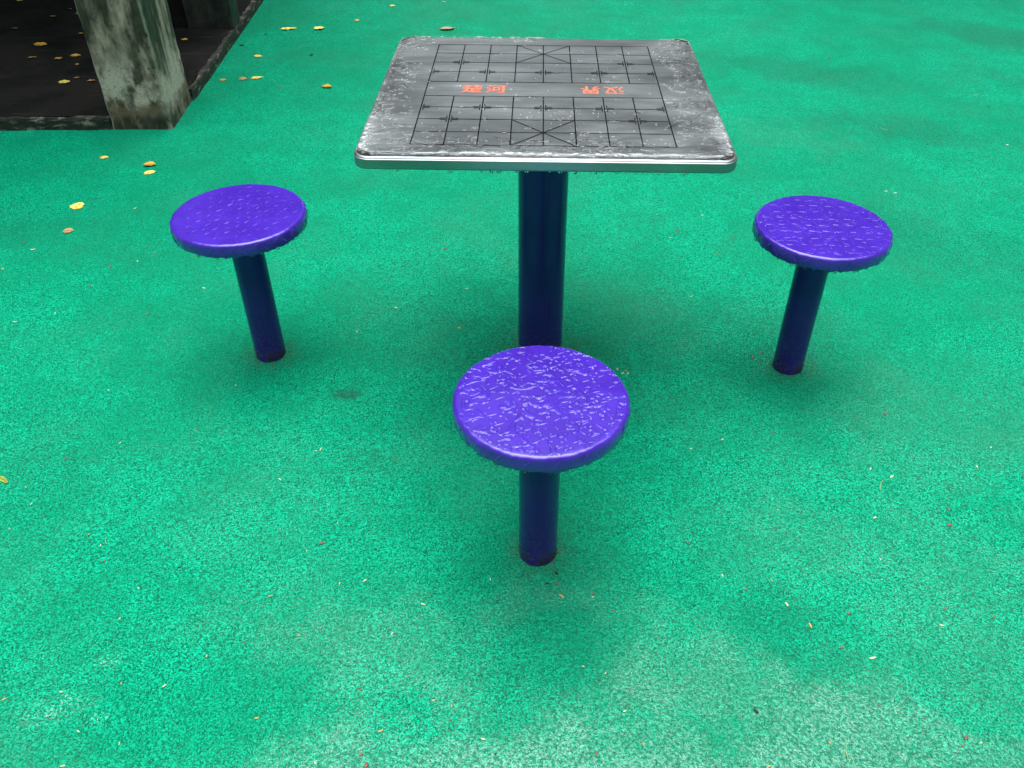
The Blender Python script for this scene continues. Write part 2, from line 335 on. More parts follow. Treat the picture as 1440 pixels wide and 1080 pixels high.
BITS= [(-1.114, 1.7283, 0.0057, 'w'), (-0.782, 1.7521, 0.0057, 'w'), (-1.0078, 1.5274, 0.007, 'w'), (-1.117, 1.4696, 0.0069, 'r'), (-1.0519, 1.4643, 0.0052, 'r'), (-0.7626, 1.5629, 0.0054, 'r'), (-0.8316, 1.5725, 0.0054, 'o'), (-1.1701, 1.3743, 0.005, 'o'), (-1.1329, 1.3222, 0.0065, 'w'), (-1.1461, 1.2477, 0.0063, 'o'), (-1.0878, 1.285, 0.0048, 'r'), (-0.965, 1.2333, 0.0063, 'o'), (-0.9274, 1.2036, 0.0062, 'w'), (-0.9033, 1.1619, 0.0061, 'r'), (-0.516, 1.5018, 0.007, 'w'), (-0.5057, 1.5069, 0.0105, 'w'), (-0.5832, 1.4043, 0.0084, 'w'), (-0.5483, 1.2534, 0.0047, 'o'), (-0.4225, 1.2714, 0.0048, 'w'), (-0.4473, 1.2139, 0.0109, 'r'), (-0.3892, 1.1058, 0.0059, 'w'), (-0.4765, 1.1937, 0.0046, 'w'), (-0.804, 1.0914, 0.0059, 'w'), (-0.5264, 1.0738, 0.0073, 'o'), (-0.5348, 1.0483, 0.0043, 'r'), (-0.8152, 1.0156, 0.0057, 'w'), (-0.5504, 0.9648, 0.0056, 'r'), (-0.4059, 0.9963, 0.0057, 'r'), (-0.4478, 0.9803, 0.007, 'o'), (-0.6166, 0.9341, 0.0055, 'w'), (-0.6747, 0.8678, 0.008, 'w'), (-0.7569, 0.8721, 0.0053, 'o'), (-0.8624, 0.8536, 0.0066, 'w'), (-0.9608, 0.8384, 0.0079, 'o'), (-0.7975, 0.7771, 0.0064, 'w'), (-0.487, 0.8077, 0.0078, 'o'), (-0.7161, 0.7553, 0.005, 'w'), (-0.798, 0.713, 0.0074, 'w'), (-0.3638, 0.7243, 0.0062, 'w'), (-0.7151, 0.7967, 0.0039, 'k'), (-0.7369, 1.1466, 0.0076, 'k'), (-0.9193, 1.2167, 0.0218, 's'), (-0.3369, 1.1124, 0.0089, 'w'), (-0.2093, 1.0537, 0.0087, 'w'), (-0.0749, 1.1213, 0.006, 'w'), (-0.2632, 0.9841, 0.007, 'w'), (0.0447, 1.1109, 0.0074, 'k'), (0.0666, 1.1124, 0.0075, 'r'), (0.0651, 1.137, 0.0105, 'k'), (0.0737, 1.0777, 0.0117, 'o'), (0.1377, 1.086, 0.0059, 'r'), (0.1382, 1.076, 0.0059, 'w'), (0.1789, 1.0438, 0.0058, 'r'), (-0.3064, 0.8649, 0.0053, 'r'), (-0.2187, 0.8619, 0.0053, 'o'), (-0.1685, 0.8451, 0.0053, 'w'), (-0.1347, 0.8335, 0.0052, 'o'), (-0.1348, 0.8061, 0.0052, 'r'), (-0.2589, 0.7851, 0.0089, 'o'), (-0.0737, 0.7707, 0.0076, 'w'), (-0.2873, 0.741, 0.0075, 'r'), (-0.2756, 0.722, 0.0099, 'r'), (-0.0508, 0.7431, 0.005, 'k'), (0.1113, 0.9151, 0.0055, 'w'), (0.1527, 0.9019, 0.0054, 'w'), (0.1833, 0.8248, 0.0065, 'w'), (0.1278, 0.7446, 0.0075, 'r'), (0.2104, 0.7614, 0.0051, 'o'), (0.9283, 1.6548, 0.0092, 'r'), (0.6198, 1.5804, 0.0072, 'r'), (0.4867, 1.5525, 0.0089, 'w'), (0.4047, 1.5195, 0.007, 'w'), (0.7567, 1.5887, 0.0054, 'r'), (1.1539, 1.5377, 0.0071, 'w'), (1.09, 1.4672, 0.0086, 'w'), (0.8282, 1.4556, 0.0086, 'w'), (0.8712, 1.4299, 0.0119, 'w'), (0.7495, 1.3551, 0.0049, 'r'), (0.5754, 1.3212, 0.0049, 'w'), (0.791, 1.3032, 0.0097, 'w'), (1.0899, 1.3358, 0.0049, 'r'), (0.9691, 1.3322, 0.0082, 'r'), (0.9544, 1.2828, 0.0112, 'r'), (0.7667, 1.1858, 0.0062, 'w'), (0.3557, 1.2227, 0.0062, 'r'), (0.4157, 1.1355, 0.0075, 'w'), (0.5182, 1.1254, 0.006, 'o'), (0.4595, 1.1011, 0.0074, 'r'), (0.5354, 1.0637, 0.0102, 'w'), (0.6572, 1.0433, 0.0072, 'r'), (0.5707, 1.0128, 0.0114, 'o'), (0.8581, 1.0565, 0.0058, 'r'), (0.9498, 1.0377, 0.0072, 'r'), (0.8358, 1.0163, 0.0086, 'w'), (0.6201, 0.9627, 0.007, 'r'), (0.6731, 0.9404, 0.0124, 'w'), (0.5478, 0.8771, 0.0054, 'r'), (0.6558, 0.842, 0.0053, 'r'), (0.4255, 0.8286, 0.0105, 'k'), (0.791, 0.778, 0.0089, 'r'), (0.8139, 0.7703, 0.0051, 'w'), (0.5453, 0.7692, 0.0063, 'o'), (0.4258, 0.7237, 0.0074, 'o'), (0.7776, 0.7634, 0.0063, 'r'), (0.8384, 1.4015, 0.0369, 's'), (0.5717, 0.7486, 0.0276, 's'), (0.8884, 1.5091, 0.0245, 't'), (-1.6435, 2.4491, 0.0142, 'w'), (-1.6792, 2.3223, 0.0137, 'o'), (-1.6944, 2.4936, 0.0096, 'r'), (-1.3508, 2.3529, 0.0115, 'r'), (-1.2741, 2.386, 0.0093, 'w'), (-1.4103, 2.7395, 0.0102, 'w'), (-1.2314, 2.4229, 0.0094, 'r'), (-1.0103, 2.2263, 0.0111, 'w'), (-1.4072, 2.08, 0.0085, 'w'), (-1.5059, 2.0337, 0.0104, 'w'), (-1.3617, 2.2253, 0.0089, 'r'), (-1.1322, 2.08, 0.0085, 'r'), (-1.5709, 2.8142, 0.0415, 't'), (1.3746, 3.4864, 0.0121, 'r'), (1.9812, 3.3603, 0.0118, 'w'), (1.3398, 2.9293, 0.0134, 'w'), (1.3698, 2.9124, 0.0133, 'w'), (1.5334, 4.4337, 0.0146, 'r'), (1.6531, 3.3725, 0.0118, 'r'), (2.0707, 3.7783, 0.0387, 't'), (2.0742, 3.9146, 0.0331, 's'), (1.6227, 3.01, 0.0272, 's'), (1.5236, 3.5224, 0.0306, 's'), (1.1205, 3.8194, 0.0195, 't'), (0.2616, 1.8234, 0.0098, 'w'), (0.275, 1.8219, 0.0098, 'w'), (0.2482, 1.8399, 0.0098, 'w'), (0.2706, 1.834, 0.0078, 'o'), (0.5058, 2.2076, 0.0088, 'w'), (0.6199, 2.7287, 0.0102, 'w'), (0.6979, 2.5746, 0.0098, 'r'), (0.4847, 2.5669, 0.0097, 'w'), (0.7196, 2.3697, 0.0231, 't'), (0.6256, 2.4589, 0.0237, 's'), (0.5133, 2.6153, 0.0123, 'r'), (0.6596, 1.9168, 0.0101, 'r'), (0.6307, 1.8926, 0.012, 'r'), (-0.4966, 2.001, 0.0103, 'o'), (-0.2012, 2.0251, 0.0104, 'o'), (-0.3992, 2.1267, 0.0107, 'w'), (-0.1921, 2.237, 0.0089, 'w'), (-0.2792, 2.4746, 0.0119, 'r'), (-0.5187, 5.3708, 0.0213, 'w'), (-1.1166, 4.4036, 0.0218, 'k'), (-1.5067, 4.5328, 0.0223, 'k'), (-1.1728, 3.9564, 0.0167, 'r'), (-1.1926, 5.0791, 0.0325, 't'), (-1.4271, 4.7237, 0.0192, 'k')]
LEAF_TXT = ['small yellow leaf below the kerb, left of a close pair of leaves', 'curled yellow brown leaf, upper of the close pair below the pillar foot',
 'flat yellow leaf, lower of the close pair below the pillar foot', 'broad yellow leaf with a dark midrib, left of the left stool', 'tan brown leaf below the broad yellow one, left of the left stool',
 'small orange leaf beside the kerb, leftmost of a row of three', 'round tan leaf in the middle of the row of three beside the kerb', 'long yellow leaf at the right end of the row of three beside the kerb',
 'pale oval leaf beside the kerb, just beyond the row of three leaves', 'longest pale yellow leaf on the green floor, between the kerb and the table', 'yellow leaf with an orange centre and bent stem beside the long pale leaf',
 'curled yellow leaf alone on the floor left of the table edge', 'small yellow leaf beyond the far left corner of the table', 'small yellow leaf at the top edge of the photo, beyond the table', 'dry brown curled leaf right behind the far edge of the table',
 'narrow green yellow leaf at the left edge of the photo']
SLAB_TXT = ['yellow leaf at the top left edge of the pavilion floor', 'thin reddish leaf on the dark floor near the top of the photo', 'large orange yellow leaf in the middle of the dark floor', 'small orange leaf on the dark floor left of a bright orange one',
 'bright orange brown leaf with a torn edge beside the near pillar', 'tiny orange scrap just below the bright orange brown leaf', 'flat yellow oval leaf nearest the kerb on the dark floor', 'small orange leaf touching the left side of the near pillar',
 'tiny pale yellow leaf by the pillar near the top of the photo', 'thin red brown leaf by the foot of the near pillar', 'small brown leaf between the yellow oval leaf and the pillar', 'thin brown leaf near the left end of the dark floor',
 'faint dark leaf below the large orange yellow one', 'tiny brown leaf left of the pillar near the top edge', 'orange leaf on the floor between the two pillars', 'small reddish leaf on the floor at the far end of the kerb']
SKY_TOP = 40.0; SKY_LOW = 1.3; EXPO = 0.18

# ------------------------------------------------------------------ the ground: one sheet, finer near the camera
def build_ground():
    def axis(lo, hi, flo, fhi, step):
        a = list(np.arange(flo, fhi+1e-6, step))
        s = step; x = fhi
        while x < hi: s *= 1.35; x += s; a.append(min(x, hi))
        s = step; x = flo
        while x > lo: s *= 1.35; x -= s; a.insert(0, max(x, lo))
        return a
    xs = axis(-60, 60, -3.2, 3.4, .022); ys = axis(-60, 60, .2, 6.0, .022)
    v = [(x, y, gz(x, y)) for y in ys for x in xs]; n = len(xs)
    f = [(j*n+i, j*n+i+1, (j+1)*n+i+1, (j+1)*n+i) for j in range(len(ys)-1) for i in range(n-1)]
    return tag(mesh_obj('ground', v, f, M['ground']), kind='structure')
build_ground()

# ------------------------------------------------------------------ water as a height field of merged drops
def drops_field(nx, ny, x0, y0, dx, dy, drops):
    F = np.zeros((ny, nx), np.float32)
    for (cx, cy, a, b, th, amp) in drops:
        rr = 2.2*max(a, b)
        i0 = max(0, int((cx-rr-x0)/dx)); i1 = min(nx, int((cx+rr-x0)/dx)+2)
        j0 = max(0, int((cy-rr-y0)/dy)); j1 = min(ny, int((cy+rr-y0)/dy)+2)
        if i1 <= i0 or j1 <= j0: continue
        X, Y = np.meshgrid(x0+dx*np.arange(i0, i1)-cx, y0+dy*np.arange(j0, j1)-cy)
        c, s = math.cos(th), math.sin(th)
        q = ((X*c+Y*s)/a)**2+((-X*s+Y*c)/b)**2
        F[j0:j1, i0:i1] += amp*np.exp(-q*.8)
    return F

def water_mesh(F, x0, y0, dx, dy, hmax, inside, zfun=None):
    """quads wherever the field is above the wetting threshold"""
    ny, nx = F.shape; thr = .42
    X, Y = np.meshgrid(x0+dx*np.arange(nx), y0+dy*np.arange(ny))
    F = np.where(inside(X, Y), F, 0)
    H = np.where(F > thr, hmax*np.sqrt(np.clip(1-np.exp(-(F-thr)*2.2), 0, 1)), -.00012)
    if zfun is not None: H = H+zfun(X, Y)
    wet = F > thr
    q = wet[:-1, :-1] | wet[1:, :-1] | wet[:-1, 1:] | wet[1:, 1:]
    q &= inside(X, Y)[:-1, :-1] & inside(X, Y)[1:, 1:] & inside(X, Y)[:-1, 1:] & inside(X, Y)[1:, :-1]
    jj, ii = np.nonzero(q)
    idx = -np.ones(nx*ny, np.int64)
    quads = np.stack([jj*nx+ii, jj*nx+ii+1, (jj+1)*nx+ii+1, (jj+1)*nx+ii], 1)
    used = np.unique(quads); idx[used] = np.arange(len(used))
    V = np.stack([X.ravel()[used], Y.ravel()[used], H.ravel()[used]], 1)
    return V.tolist(), idx[quads].tolist()

def bead(mb, c, r, sq=1.15, seg=8, ring=6):
    vs = [(c[0], c[1], c[2]+r*sq)]
    for i in range(1, ring):
        t = math.pi*i/ring
        for k in range(seg):
            a = 2*math.pi*k/seg
            vs.append((c[0]+r*math.sin(t)*math.cos(a), c[1]+r*math.sin(t)*math.sin(a), c[2]+r*sq*math.cos(t)))
    vs.append((c[0], c[1], c[2]-r*sq)); L = len(vs)-1
    fs = [(0, 1+k, 1+(k+1) % seg) for k in range(seg)]
    for i in range(ring-2):
        for k in range(seg):
            a = 1+i*seg+k; b = 1+i*seg+(k+1) % seg
            fs.append((a, a+seg, b+seg, b))
    fs += [(L, L-seg+(k+1) % seg, L-seg+k) for k in range(seg)]
    mb.add(vs, fs)

# ------------------------------------------------------------------ posts
def lathe(profile, seg=64, cap=True):
    v = []; f = []
    for (r, z) in profile:
        for k in range(seg):
            a = 2*math.pi*k/seg; v.append((r*math.cos(a), r*math.sin(a), z))
    for i in range(len(profile)-1):
        for k in range(seg):
            f.append((i*seg+k, i*seg+(k+1) % seg, (i+1)*seg+(k+1) % seg, (i+1)*seg+k))
    if cap:
        f.append(tuple(range(seg-1, -1, -1))); n = (len(profile)-1)*seg; f.append(tuple(n+k for k in range(seg)))
    return v, f

def post(r, h, parent):
    prof = [(r, -.12), (r, -.02)]+[(r, z) for z in np.linspace(.0, h, 12)]
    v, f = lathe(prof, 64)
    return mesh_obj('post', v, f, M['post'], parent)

# ------------------------------------------------------------------ stools with embossed tread-plate seats
def lens(mb, origin, u, w, n, L, W, H):
    """a raised lens-shaped bar lying along u"""
    NU, NW = 9, 5; vs = []
    for i in range(NU):
        s = -1+2*i/(NU-1); ww = W*(1-s*s)**.6
        for j in range(NW):
            t = -1+2*j/(NW-1)
            h = H*(1-t*t)**.8*(1-s**4) - .0004
            vs.append(origin+u*(s*L)+w*(t*ww)+n*h)
    fs = [(i*NW+j, (i+1)*NW+j, (i+1)*NW+j+1, i*NW+j+1) for i in range(NU-1) for j in range(NW-1)]
    mb.add(vs, fs)

def build_stool(i, loc, rz, label, fine):
    rnd = random.Random(30+i)
    root = empty('round_stool', (loc[0], loc[1], gz(*loc)), rz)
    tag(root, label, 'stool', 'round purple stools fixed around the chess table')
    post(PR, SH-.012, root)
    # seat: a thick disc whose rolled rim is slightly uneven
    rb = .009; seg = 220
    prof = [(.001, SH-ST+.0008), (SR*.5, SH-ST+.0008), (SR-.008, SH-ST+.0004), (SR-.002, SH-ST), (SR, SH-ST+.0025), (SR+.0008, SH-ST*.55), (SR, SH-rb)]
    prof += [(SR-rb+rb*math.cos(a), SH-rb+rb*math.sin(a)) for a in np.linspace(.2, math.pi/2, 7)]
    prof += [(SR-.016, SH+.0002), (SR*.7, SH+.0002), (SR*.35, SH), (.001, SH)]
    v, f = lathe(prof, seg)
    vv = []
    for (x, y, z) in v:
        a = math.atan2(y, x); rr = math.hypot(x, y)
        if rr > SR*.9:
            k = noise.noise(Vector((math.cos(a)*5+i*9, math.sin(a)*5, z*40)))*.0010 + noise.noise(Vector((math.cos(a)*16, math.sin(a)*16+i, z*70)))*.0016
            x *= 1+k/rr; y *= 1+k/rr
            if z < SH-ST*.8: z += noise.noise(Vector((math.cos(a)*14, math.sin(a)*14, i)))*.0034
        vv.append((x, y, z))
    mb = MB(); mb.add(vv, f)
    g0 = .0235; ga = R(12+31*i)
    for a in range(-8, 9):
        for b in range(-8, 9):
            px, py = a*g0, b*g0
            x = px*math.cos(ga)-py*math.sin(ga); y = px*math.sin(ga)+py*math.cos(ga)
            x += rnd.uniform(-.003, .003); y += rnd.uniform(-.003, .003)
            if math.hypot(x, y) > SR-.021 or rnd.random() < .06: continue
            th = ga+(R(45) if (a+b) % 2 else R(-45))+rnd.uniform(-.22, .22)
            u = Vector((math.cos(th), math.sin(th), 0)); w = Vector((-math.sin(th), math.cos(th), 0))
            lens(mb, Vector((x, y, SH+.0001)), u, w, Vector((0, 0, 1)), rnd.uniform(.009, .0125), .0026, [.0009, .0010, .0012][i])
    nb = 40
    for k in range(nb):
        a = 2*math.pi*k/nb
        nrm = Vector((math.cos(a), math.sin(a), 0)); tg = Vector((-math.sin(a), math.cos(a), 0)); up = Vector((0, 0, 1))
        d = R(50) if k % 2 else R(-50)
        u = tg*math.cos(d)+up*math.sin(d); w = up*math.cos(d)-tg*math.sin(d)
        zc = SH-.019+(.004 if k % 2 else -.003)
        lens(mb, nrm*(SR+.0004)+up*zc, u, w, nrm, .0105, .0028, .0017)
    mesh_obj('seat', mb.v, mb.f, M['paint'], root)
    # water: beads and long smears caught between the bars
    st = .0011 if fine else .0016
    n = int(2*SR/st); x0 = -SR
    dr = []
    for _ in range({0: 90, 1: 160, 2: 560}[i]):
        r = SR*math.sqrt(rnd.random()); a = rnd.uniform(0, 7)
        s = rnd.choice([.0016, .002, .0025, .003, .004])
        dr.append((r*math.cos(a), r*math.sin(a), s*rnd.uniform(1, 1.3), s, rnd.uniform(0, 3), rnd.uniform(.9, 1.4)))
    for _ in range({0: 90, 1: 190, 2: 170}[i]):
        r = SR*math.sqrt(rnd.random()); a = rnd.uniform(0, 7); s = rnd.uniform(.006, .014)
        th = ga+rnd.choice([R(45), R(-45)])+rnd.uniform(-.5, .5)
        dr.append((r*math.cos(a), r*math.sin(a), s, rnd.uniform(.0018, .0036), th, rnd.uniform(.8, 1.3)))
    for _ in range({0: 10, 1: 22, 2: 46}[i]):
        r = SR*math.sqrt(rnd.random()); a = rnd.uniform(0, 7)
        dr.append((r*math.cos(a), r*math.sin(a), rnd.uniform(.010, .024), rnd.uniform(.004, .009), rnd.uniform(0, 3), .75))
    if i == 2:                                            # leave dry gaps between the wet patches
        dr = [d for d in dr if noise.noise(Vector((d[0]*17, d[1]*17, 4.2)))+noise.noise(Vector((d[0]*40, d[1]*40, 1.2)))*.4 > -.22]
        for _ in range(260):
            r = SR*math.sqrt(rnd.random()); a = rnd.uniform(0, 7); s = rnd.uniform(.0015, .0042)
            dr.append((r*math.cos(a), r*math.sin(a), s, s, 0, 1.3))
    F = drops_field(n, n, x0, x0, st, st, dr)
    ins = lambda X, Y: X*X+Y*Y < (SR-.007)**2
    V, Q = water_mesh(F, x0, x0, st, st, [.0007, .0010, .0017][i], ins, lambda X, Y: SH+.0001)
    wb = MB(); wb.add(V, Q)
    for k in range(90):                                   # beads hanging from the rim
        a = rnd.uniform(0, 2*math.pi); r = rnd.choice([.0007, .001, .0014, .002, .0026])
        bead(wb, ((SR-.002)*math.cos(a), (SR-.002)*math.sin(a), SH-ST-.0008), r*1.3)
    w = mesh_obj('water_droplets', wb.v, wb.f, M['bead'])
    w.location = root.location; w.rotation_euler = root.rotation_euler
    tag(w, ['scattered raindrops on the left purple stool seat', 'raindrops beaded on the right purple stool seat', 'dense raindrops and smears on the front purple stool seat'][i], 'water drops', kind='stuff')
    return root

build_stool(0, STOOLS[0], 0, 'purple round stool left of the table, smooth looking seat with few raindrops', False)
build_stool(1, STOOLS[1], 0, 'purple round stool right of the table, tread plate seat', False)
build_stool(2, STOOLS[2], 0, 'nearest purple round stool in front of the table post, seat covered in rain', True)

# ------------------------------------------------------------------ table
def rrect(hx, hy, r, n=10):
    pts = []
    for (cx, cy, a0) in [(hx-r, hy-r, 0), (-hx+r, hy-r, 90), (-hx+r, -hy+r, 180), (hx-r, -hy+r, 270)]:
        for k in range(n+1):
            a = R(a0+90*k/n); pts.append((cx+r*math.cos(a), cy+r*math.sin(a)))
    return pts

def dish(x, y):
    """the welded corners sag a little"""
    dxx = max(0, abs(x)-(THX-.045)); dyy = max(0, abs(y)-(THY-.045))
    d = dxx+dyy-.040
    return -.006*min(1, max(0, d)/.012)

def build_table():
    root = empty('chess_table', (TABLE[0], TABLE[1], 0), TROT)
    tag(root, 'square stainless steel table with an etched xiangqi board on a purple post', 'table')
    # grid top plus rolled edge and skirt
    rc = .032; rb = .0065
    outl = rrect(THX, THY, rc)
    rings = []
    for (ins, z) in [(.020, TH-TT+.001), (.004, TH-TT), (.001, TH-TT+.001), (0, TH-TT+.004), (0, TH-TT+.006), (0, TH-rb-.003), (0, TH-rb-.001)]+[(rb-rb*math.cos(a), TH-rb+rb*math.sin(a)) for a in np.linspace(.25, math.pi/2, 6)]:
        rings.append([(x, y, z) for (x, y) in rrect(THX-ins, THY-ins, max(.004, rc-ins))])
    mb = MB(); n = len(outl)
    vs = [p for r_ in rings for p in r_]
    vs = [(x, y, z+(dish(x, y)*.5 if z > TH-.006 else 0)) for x, y, z in vs]
    fs = [(i*n+k, i*n+(k+1) % n, (i+1)*n+(k+1) % n, (i+1)*n+k) for i in range(len(rings)-1) for k in range(n)]
    # inner top: concentric rings to a smaller rectangle, then one face
    prev = (len(rings)-1)*n
    for ins in (.010, .018, .026, .034, .05, .2):
        base = len(vs)
        for (x, y) in rrect(THX-ins, THY-ins, max(.004, rc-ins)): vs.append((x, y, TH+dish(x, y)))
        fs += [(prev+k, prev+(k+1) % n, base+(k+1) % n, base+k) for k in range(n)]
        prev = base
    fs.append(tuple(prev+k for k in range(n)))
    fs.append(tuple(range(n-1, -1, -1)))
    mb.add(vs, fs)
    nf = (len(rings)-1)*n
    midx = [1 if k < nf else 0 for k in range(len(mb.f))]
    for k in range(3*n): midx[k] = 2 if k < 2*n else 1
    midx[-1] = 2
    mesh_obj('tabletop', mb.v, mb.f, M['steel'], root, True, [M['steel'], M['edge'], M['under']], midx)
    p = post(TPR, TH-TT-.006, root)
    # square plate welded under the top
    bm = bmesh.new(); bmesh.ops.create_cube(bm, size=1, matrix=Matrix.Translation((0, 0, TH-TT-.003)) @ Matrix.Diagonal((.26, .26, .006, 1)))
    bm_obj('mounting_plate', bm, M['post'], root, False)
    # board lines
    bw, bd, ox, oy = .2645, .3073, -.0042, -.0086
    riv = bd/9*1.294; row = (bd-riv)/4; col = bw/4; z = TH+.0003
    def X(c): return ox-bw+c*col
    def Y(r_): return oy+(bd-r_*row if r_ <= 4 else -bd+(9-r_)*row)
    lb = MB()
    def ribbon(a, b, w, z=z):
        a = Vector(a); b = Vector(b); d = (b-a).normalized(); nn = Vector((-d.y, d.x))*w/2; a -= d*w/2; b += d*w/2
        lb.add([(a.x+nn.x, a.y+nn.y, z), (a.x-nn.x, a.y-nn.y, z), (b.x-nn.x, b.y-nn.y, z), (b.x+nn.x, b.y+nn.y, z)], [(0, 1, 2, 3)])
    LW = .0027
    for r_ in range(10): ribbon((X(0), Y(r_)), (X(8), Y(r_)), LW)
    for c in range(9):
        if c in (0, 8): ribbon((X(c), Y(0)), (X(c), Y(9)), LW, z+.00006)
        else:
            ribbon((X(c), Y(0)), (X(c), Y(4)), LW, z+.00006); ribbon((X(c), Y(5)), (X(c), Y(9)), LW, z+.00006)
    for (a, b) in ((0, 2), (7, 9)):
        ribbon((X(3), Y(a)), (X(5), Y(b)), LW, z+.00012); ribbon((X(5), Y(a)), (X(3), Y(b)), LW, z+.00018)
    for (c, r_) in [(1, 2), (7, 2), (1, 7), (7, 7)]+[(c, r_) for c in (0, 2, 4, 6, 8) for r_ in (3, 6)]:
        for sx in (-1, 1):
            if c == 0 and sx < 0 or c == 8 and sx > 0: continue
            for sy in (-1, 1):
                x, y = X(c)+sx*.0052, Y(r_)+sy*.0048
                ribbon((x, y), (x+sx*.013, y), .0022, z+.00024); ribbon((x, y), (x, y+sy*.011), .0022, z+.0003)
    mesh_obj('board_lines', lb.v, lb.f, M['black'], root, False)
    # river lettering: 楚河 towards the camera, 汉界 towards the far side
    for body, cx, cy, rot in (('楚河', -.1385, -.0085, 0), ('汉界', .129, -.0085, math.pi)):
        cu = bpy.data.curves.new('lettering', 'FONT'); cu.body = body; cu.size = .049; cu.offset = .0009
        cu.align_x = 'CENTER'; cu.align_y = 'CENTER'; cu.space_character = 1.18; cu.extrude = .00012
        tmp = bpy.data.objects.new('tmp_text', cu); COL.objects.link(tmp)
        bpy.context.view_layer.update()
        me = bpy.data.meshes.new_from_object(tmp.evaluated_get(bpy.context.evaluated_depsgraph_get()))
        bpy.data.objects.remove(tmp)
        xs = [v.co.x for v in me.vertices]; ys = [v.co.y for v in me.vertices]
        mx, my = (min(xs)+max(xs))/2, (min(ys)+max(ys))/2
        for v in me.vertices: v.co.x -= mx; v.co.y -= my
        me.materials.clear(); me.materials.append(M['red'])
        o = bpy.data.objects.new('lettering', me); link(o, root)
        o.location = (cx, cy, TH+.0004); o.rotation_euler = (0, 0, rot)
        o['label'] = 'worn red painted characters '+('on the left of the river' if rot == 0 else 'upside down on the right of the river')
    # rain on the top
    st = .0015; nx = int(2*THX/st); ny = int(2*THY/st)
    rnd = random.Random(5); dr = []
    def dens(x, y):
        u, v = x/THX, y/THY
        d = .05
        d = max(d, min(1, (abs(u)-.70)/.10) if u > 0 else .9*min(1, (abs(u)-.74)/.12))
        d = max(d, min(1, (-v-.60)/.22))
        d = max(d, .8*min(1, (v-.90)/.05) if u < .1 else 0)
        k = noise.noise(Vector((x*13, y*13, 2.2)))*.5+noise.noise(Vector((x*33, y*33, 5)))*.35
        return d*.62+k*1.5-.12 if d > .06 else .02+max(0, k-.28)*.9
    cnt = 0
    while cnt < 8500:
        x = rnd.uniform(-THX, THX); y = rnd.uniform(-THY, THY); cnt += 1
        if rnd.random() > dens(x, y): continue
        s = rnd.choice([.0018, .0024, .003, .0038])
        e = rnd.choice([1, 1.2, 2.2, 3.])
        dr.append((x, y, s*e, s, rnd.uniform(-.6, .6), rnd.uniform(.8, 1.3)))
    for (x, y, a, b, t) in [(-.335, -.305, .020, .005, .3), (-.30, -.335, .016, .004, .1), (-.245, -.325, .011, .0045, 1.0), (-.215, -.315, .010, .004, .9),
                            (-.15, -.335, .018, .006, 0), (-.10, -.338, .010, .006, .1), (-.06, -.328, .020, .008, .2), (-.02, -.335, .010, .004, -.8),
                            (.28, -.1, .02, .004, 1.2), (.31, -.16, .025, .005, .9), (.27, -.2, .03, .004, .6), (.33, .02, .02, .006, 1.1),
                            (-.05, .335, .03, .003, .05), (.25, -.33, .03, .006, 0)]:
        for q in range(3):
            dr.append((x+rnd.uniform(-.006, .006), y+rnd.uniform(-.003, .003), a*rnd.uniform(.6, 1), b, t+rnd.uniform(-.3, .3), .8))
    for _ in range(90):                                  # merged puddles along the near margin
        x = rnd.uniform(-THX+.03, THX-.05)
        if noise.noise(Vector((x*9, 3, 3))) < -.25: continue
        dr.append((x, -THY+rnd.uniform(.012, .058), rnd.uniform(.006, .014), rnd.uniform(.0028, .005), rnd.gauss(.3, .5), .75))
    for _ in range(90):                                  # wavy runs on the right margin
        y = rnd.uniform(-.30, .30)
        dr.append((THX-rnd.uniform(.012, .075)*(.6+.4*abs(math.sin(y*9))), y, rnd.uniform(.006, .015), rnd.uniform(.0024, .0042), rnd.gauss(1.0, .4), .75))
    for _ in range(60):
        x, y = rnd.gauss(.02, .05), rnd.gauss(-.155, .03)
        dr.append((x, y, rnd.uniform(.002, .004), .002, 0, 1.))
    F = drops_field(nx, ny, -THX, -THY, st, st, dr)
    def ins(X, Y):
        qx = np.maximum(np.abs(X)-(THX-.032), 0); qy = np.maximum(np.abs(Y)-(THY-.032), 0)
        return (np.hypot(qx, qy) < .027) & (qx+qy < .036)
    V, Q = water_mesh(F, -THX, -THY, st, st, .0022, ins, lambda X, Y: TH)
    wb = MB(); wb.add(V, Q)
    # beads hanging from the lower edge of the skirt, and clinging to its face
    per = rrect(THX-.002, THY-.002, .03)
    for k in range(len(per)):
        a = Vector(per[k]); b = Vector(per[(k+1) % len(per)]); L = (b-a).length; s = 0
        while s < L:
            s += rnd.choice([.006, .009, .013, .02, .03, .045]) if L > .1 else .008
            if s < L and rnd.random() < .95:
                pnt = a.lerp(b, s/L); bead(wb, (pnt.x, pnt.y, TH-TT+.0003), rnd.choice([.0016, .0024, .0032, .0042]), 1.15)
    for k in range(110):
        x = rnd.uniform(-THX+.03, THX-.03)
        bead(wb, (x, -THY-.0001, TH-rnd.uniform(.008, .026)), rnd.uniform(.0008, .0016), 1.1, 6, 5)
    w = mesh_obj('water_droplets', wb.v, wb.f, M['water'])
    w.location = root.location; w.rotation_euler = root.rotation_euler
    tag(w, 'rain beads and smears on the steel tabletop and along its edge', 'water drops', kind='stuff')
build_table()

# ------------------------------------------------------------------ pavilion: slab, pillars, bench, roof
def kp(a, b, z=0):
    dx = Vector((math.cos(KA), math.sin(KA), 0)); dy = Vector((-math.sin(KA), math.cos(KA), 0))
    return K+dx*a+dy*b+Vector((0, 0, z))

